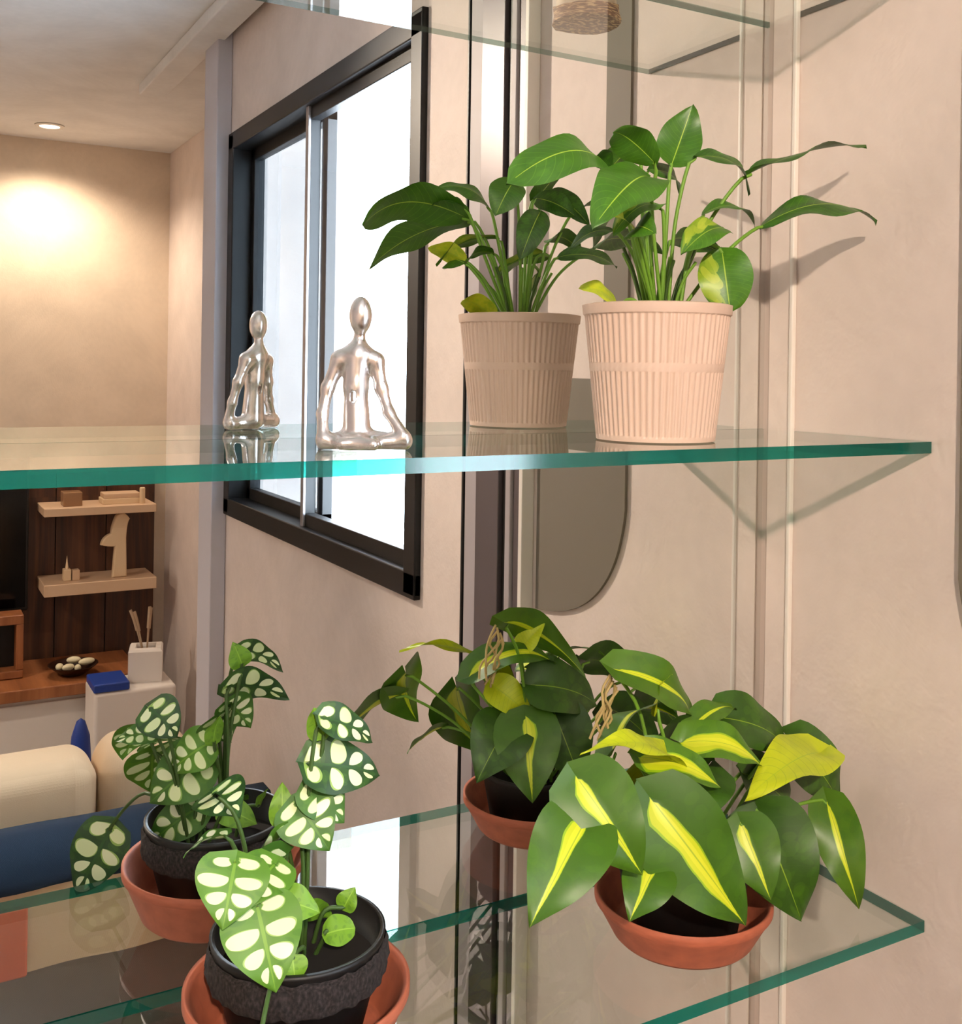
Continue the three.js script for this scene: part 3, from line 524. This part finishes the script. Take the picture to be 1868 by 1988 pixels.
  mesh('body', box(-hw, hw, 0, bh, -0.1, 0.1, 0.015), M.white, bin); mesh('lid', box(-hw - 0.002, -hw * 0.15, bh, bh + 0.03, -0.1, 0.06, 0.006), M.blue, bin);
  const vz = 3.2, vx = vat(283, 1300, vz).x, vase = thing('vase', 'white angular vase on the bin', 'vase', [vx, bh + 0.0005, vz]);
  const vg = lathe([[0.001, 0], [0.082, 0], [0.084, 0.008], [0.084, 0.11], [0.076, 0.118], [0.05, 0.12], [0.046, 0.11], [0.046, 0.01], [0.001, 0.008]], 4).rotateY(Math.PI / 4 + 0.25).toNonIndexed(); vg.computeVertexNormals(); mesh('body', vg, M.white, vase);
  const REED = ['dry beige reed leaning farthest left in the white vase', 'dry beige reed second from the left in the white vase', 'dry beige reed leaning right in the white vase', 'dry beige upright reed in the middle of the white vase'];
  let ri = 0;
  for (const [dx, dz, h] of [[-0.045, 0, 0.2], [-0.03, 0.02, 0.19], [0.015, 0.01, 0.2], [0.005, -0.02, 0.21]]) { const o = thing('dry_reed', REED[ri++], 'reed', [vx, bh + 0.02, vz], 0, 'reeds in the white vase'); mesh('stalk', tube([new THREE.Vector3(0, 0, 0), new THREE.Vector3(dx * 0.4, h * 0.5, dz * 0.5), new THREE.Vector3(dx, h, dz)], 0.003), M.reed, o); mesh('head', tube([new THREE.Vector3(dx * 0.75, h * 0.8, dz * 0.75), new THREE.Vector3(dx, h, dz), new THREE.Vector3(dx * 1.3, h * 1.18, dz * 1.2)], 0.006), M.reed, o); }
  const ub = vat(157, 1400, 2.95), um = tag(mesh('umbrella', lathe([[0.001, 0], [0.012, 0.01], [0.035, 0.1], [0.036, 0.3], [0.03, ub.y - 0.05], [0.014, ub.y], [0.001, ub.y + 0.01]], 20), M.blue), 'blue folded umbrella standing beside the white bin', 'umbrella');
  um.position.set(ub.x, 0, 2.95);
}
{ // sofa, its back towards the shelves
  const zb = 1.35, yb = wallY(0, 1600, 1.45) - 0.04, sofa = thing('sofa', 'taupe sofa with cream back cushions seen from behind', 'sofa', [-0.45, 0, zb]);
  const x0 = -0.8, x1 = 1.2;
  mesh('back', box(x0, x1, 0.08, yb, 0, 0.1, 0.03), M.taupe, sofa);
  mesh('seat', box(x0 + 0.14, x1 - 0.14, 0.08, 0.36, 0.1, 0.85, 0.05), M.taupe, sofa);
  for (const s of [x0, x1 - 0.14]) mesh('arm', box(s, s + 0.14, 0.08, 0.58, 0.1, 0.85, 0.04), M.taupe, sofa);
  for (const [lx, lz] of [[x0 + 0.08, 0.07], [x1 - 0.08, 0.07], [x0 + 0.08, 0.78], [x1 - 0.08, 0.78]]) mesh('leg', new THREE.CylinderGeometry(0.022, 0.016, 0.08, 16).translate(lx, 0.04, lz), M.walnut, sofa);
  const cush = (xa, xb, top, bulge) => {
    const g = new RoundedBoxGeometry(xb - xa, 0.46, 0.17, 8, 0.05), p = g.attributes.position;
    for (let i = 0; i < p.count; i++) { const x = p.getX(i), y = p.getY(i), k = x / (xb - xa) * 2; p.setY(i, y + 0.02 * bulge * (1 - k * k) + 0.008 * noise.noise(x * 9, y * 9, bulge)); p.setZ(i, p.getZ(i) * (1 + 0.15 * (1 - k * k)) + 0.01 * noise.noise(x * 7, y * 7, 4 + bulge)); }
    g.computeVertexNormals(); return g.translate((xa + xb) / 2, top - 0.23, 0.235);
  };
  const tp = wallY(120, 1462, 1.6);
  const cs = (xa, xb, b, label) => { const o = tag(mesh('sofa_cushion', cush(xa, xb, tp, b), M.cream), label, 'cushion', 'cream cushions on the sofa'); o.position.set(-0.45, 0, zb); o.rotation.set(0, 0, 0); };
  const seamX = wallX(190, 1.6) + 0.45;
  cs(seamX - 0.62, seamX - 0.002, 1, 'cream sofa back cushion at the left picture edge'); cs(seamX - 0.001, x1 - 0.142, 1.4, 'cream sofa back cushion below the window');
  // draped covers
  const drape = (xa, xb, top, down, off, z0, z1) => {
    const sh = [[z0 - off, top - down], [z0 - off, top - 0.03], [z0 - off + 0.012, top], [z0 + 0.03, top + off + 0.012], [z1 - 0.03, top + off + 0.012], [z1 - 0.006 + off, top], [z1 + off, top - down * 0.25]];
    const pos = [], uv = [], idx = [], n = 60, th = 0.006, full = [...sh.map(([a, b]) => [a, b]), ...sh.slice().reverse().map(([a, b]) => [a + (a > (z0 + z1) / 2 ? th : -th), b + (b > top ? th : 0)])];
    for (let j = 0; j <= n; j++) full.forEach(([a, b], i) => { const x = xa + (xb - xa) * j / n, w = 0.006 * noise.noise(x * 10, b * 6, a * 5); pos.push(x, b + (b < top - 0.03 ? 0.012 * noise.noise(x * 6, 1, 2) : 0), a + w - 0.007); uv.push(x, i * 0.05); });
    const m = full.length; for (let j = 0; j < n; j++) for (let i = 0; i < m; i++) { const a = j * m + i, b = j * m + (i + 1) % m; idx.push(a, b, a + m, b, b + m, a + m); }
    const g = new THREE.BufferGeometry(); g.setAttribute('position', new THREE.Float32BufferAttribute(pos, 3)); g.setAttribute('uv', new THREE.Float32BufferAttribute(uv, 2)); g.setIndex(idx); g.computeVertexNormals(); return g;
  };
  mesh('back_cover', drape(x0 + 0.05, x1 - 0.02, yb - 0.001, 0.2, 0.006, 0, 0.1), M.cream, sofa);
  const nv = tag(mesh('throw_blanket', drape(x0 + 0.1, x1 - 0.03, yb + 0.006, 0.05, 0.018, 0, 0.1), M.navy), 'navy blue throw along the top of the sofa back', 'throw'); nv.position.set(-0.45, 0, zb);
  const ox = wallX(62, zb), og = new RoundedBoxGeometry(0.42, 0.13, 0.012, 6, 0.005), op = og.attributes.position;
  for (let i = 0; i < op.count; i++) op.setZ(i, op.getZ(i) + 0.004 * noise.noise(op.getX(i) * 14, op.getY(i) * 10, 2));
  og.computeVertexNormals();
  tag(mesh('folded_cloth', og.translate(ox - 0.21, yb - 0.13, zb - 0.04), M.orange), 'orange folded cloth hanging on the sofa back under the navy throw', 'cloth');
}

renderer.render(scene, camera);
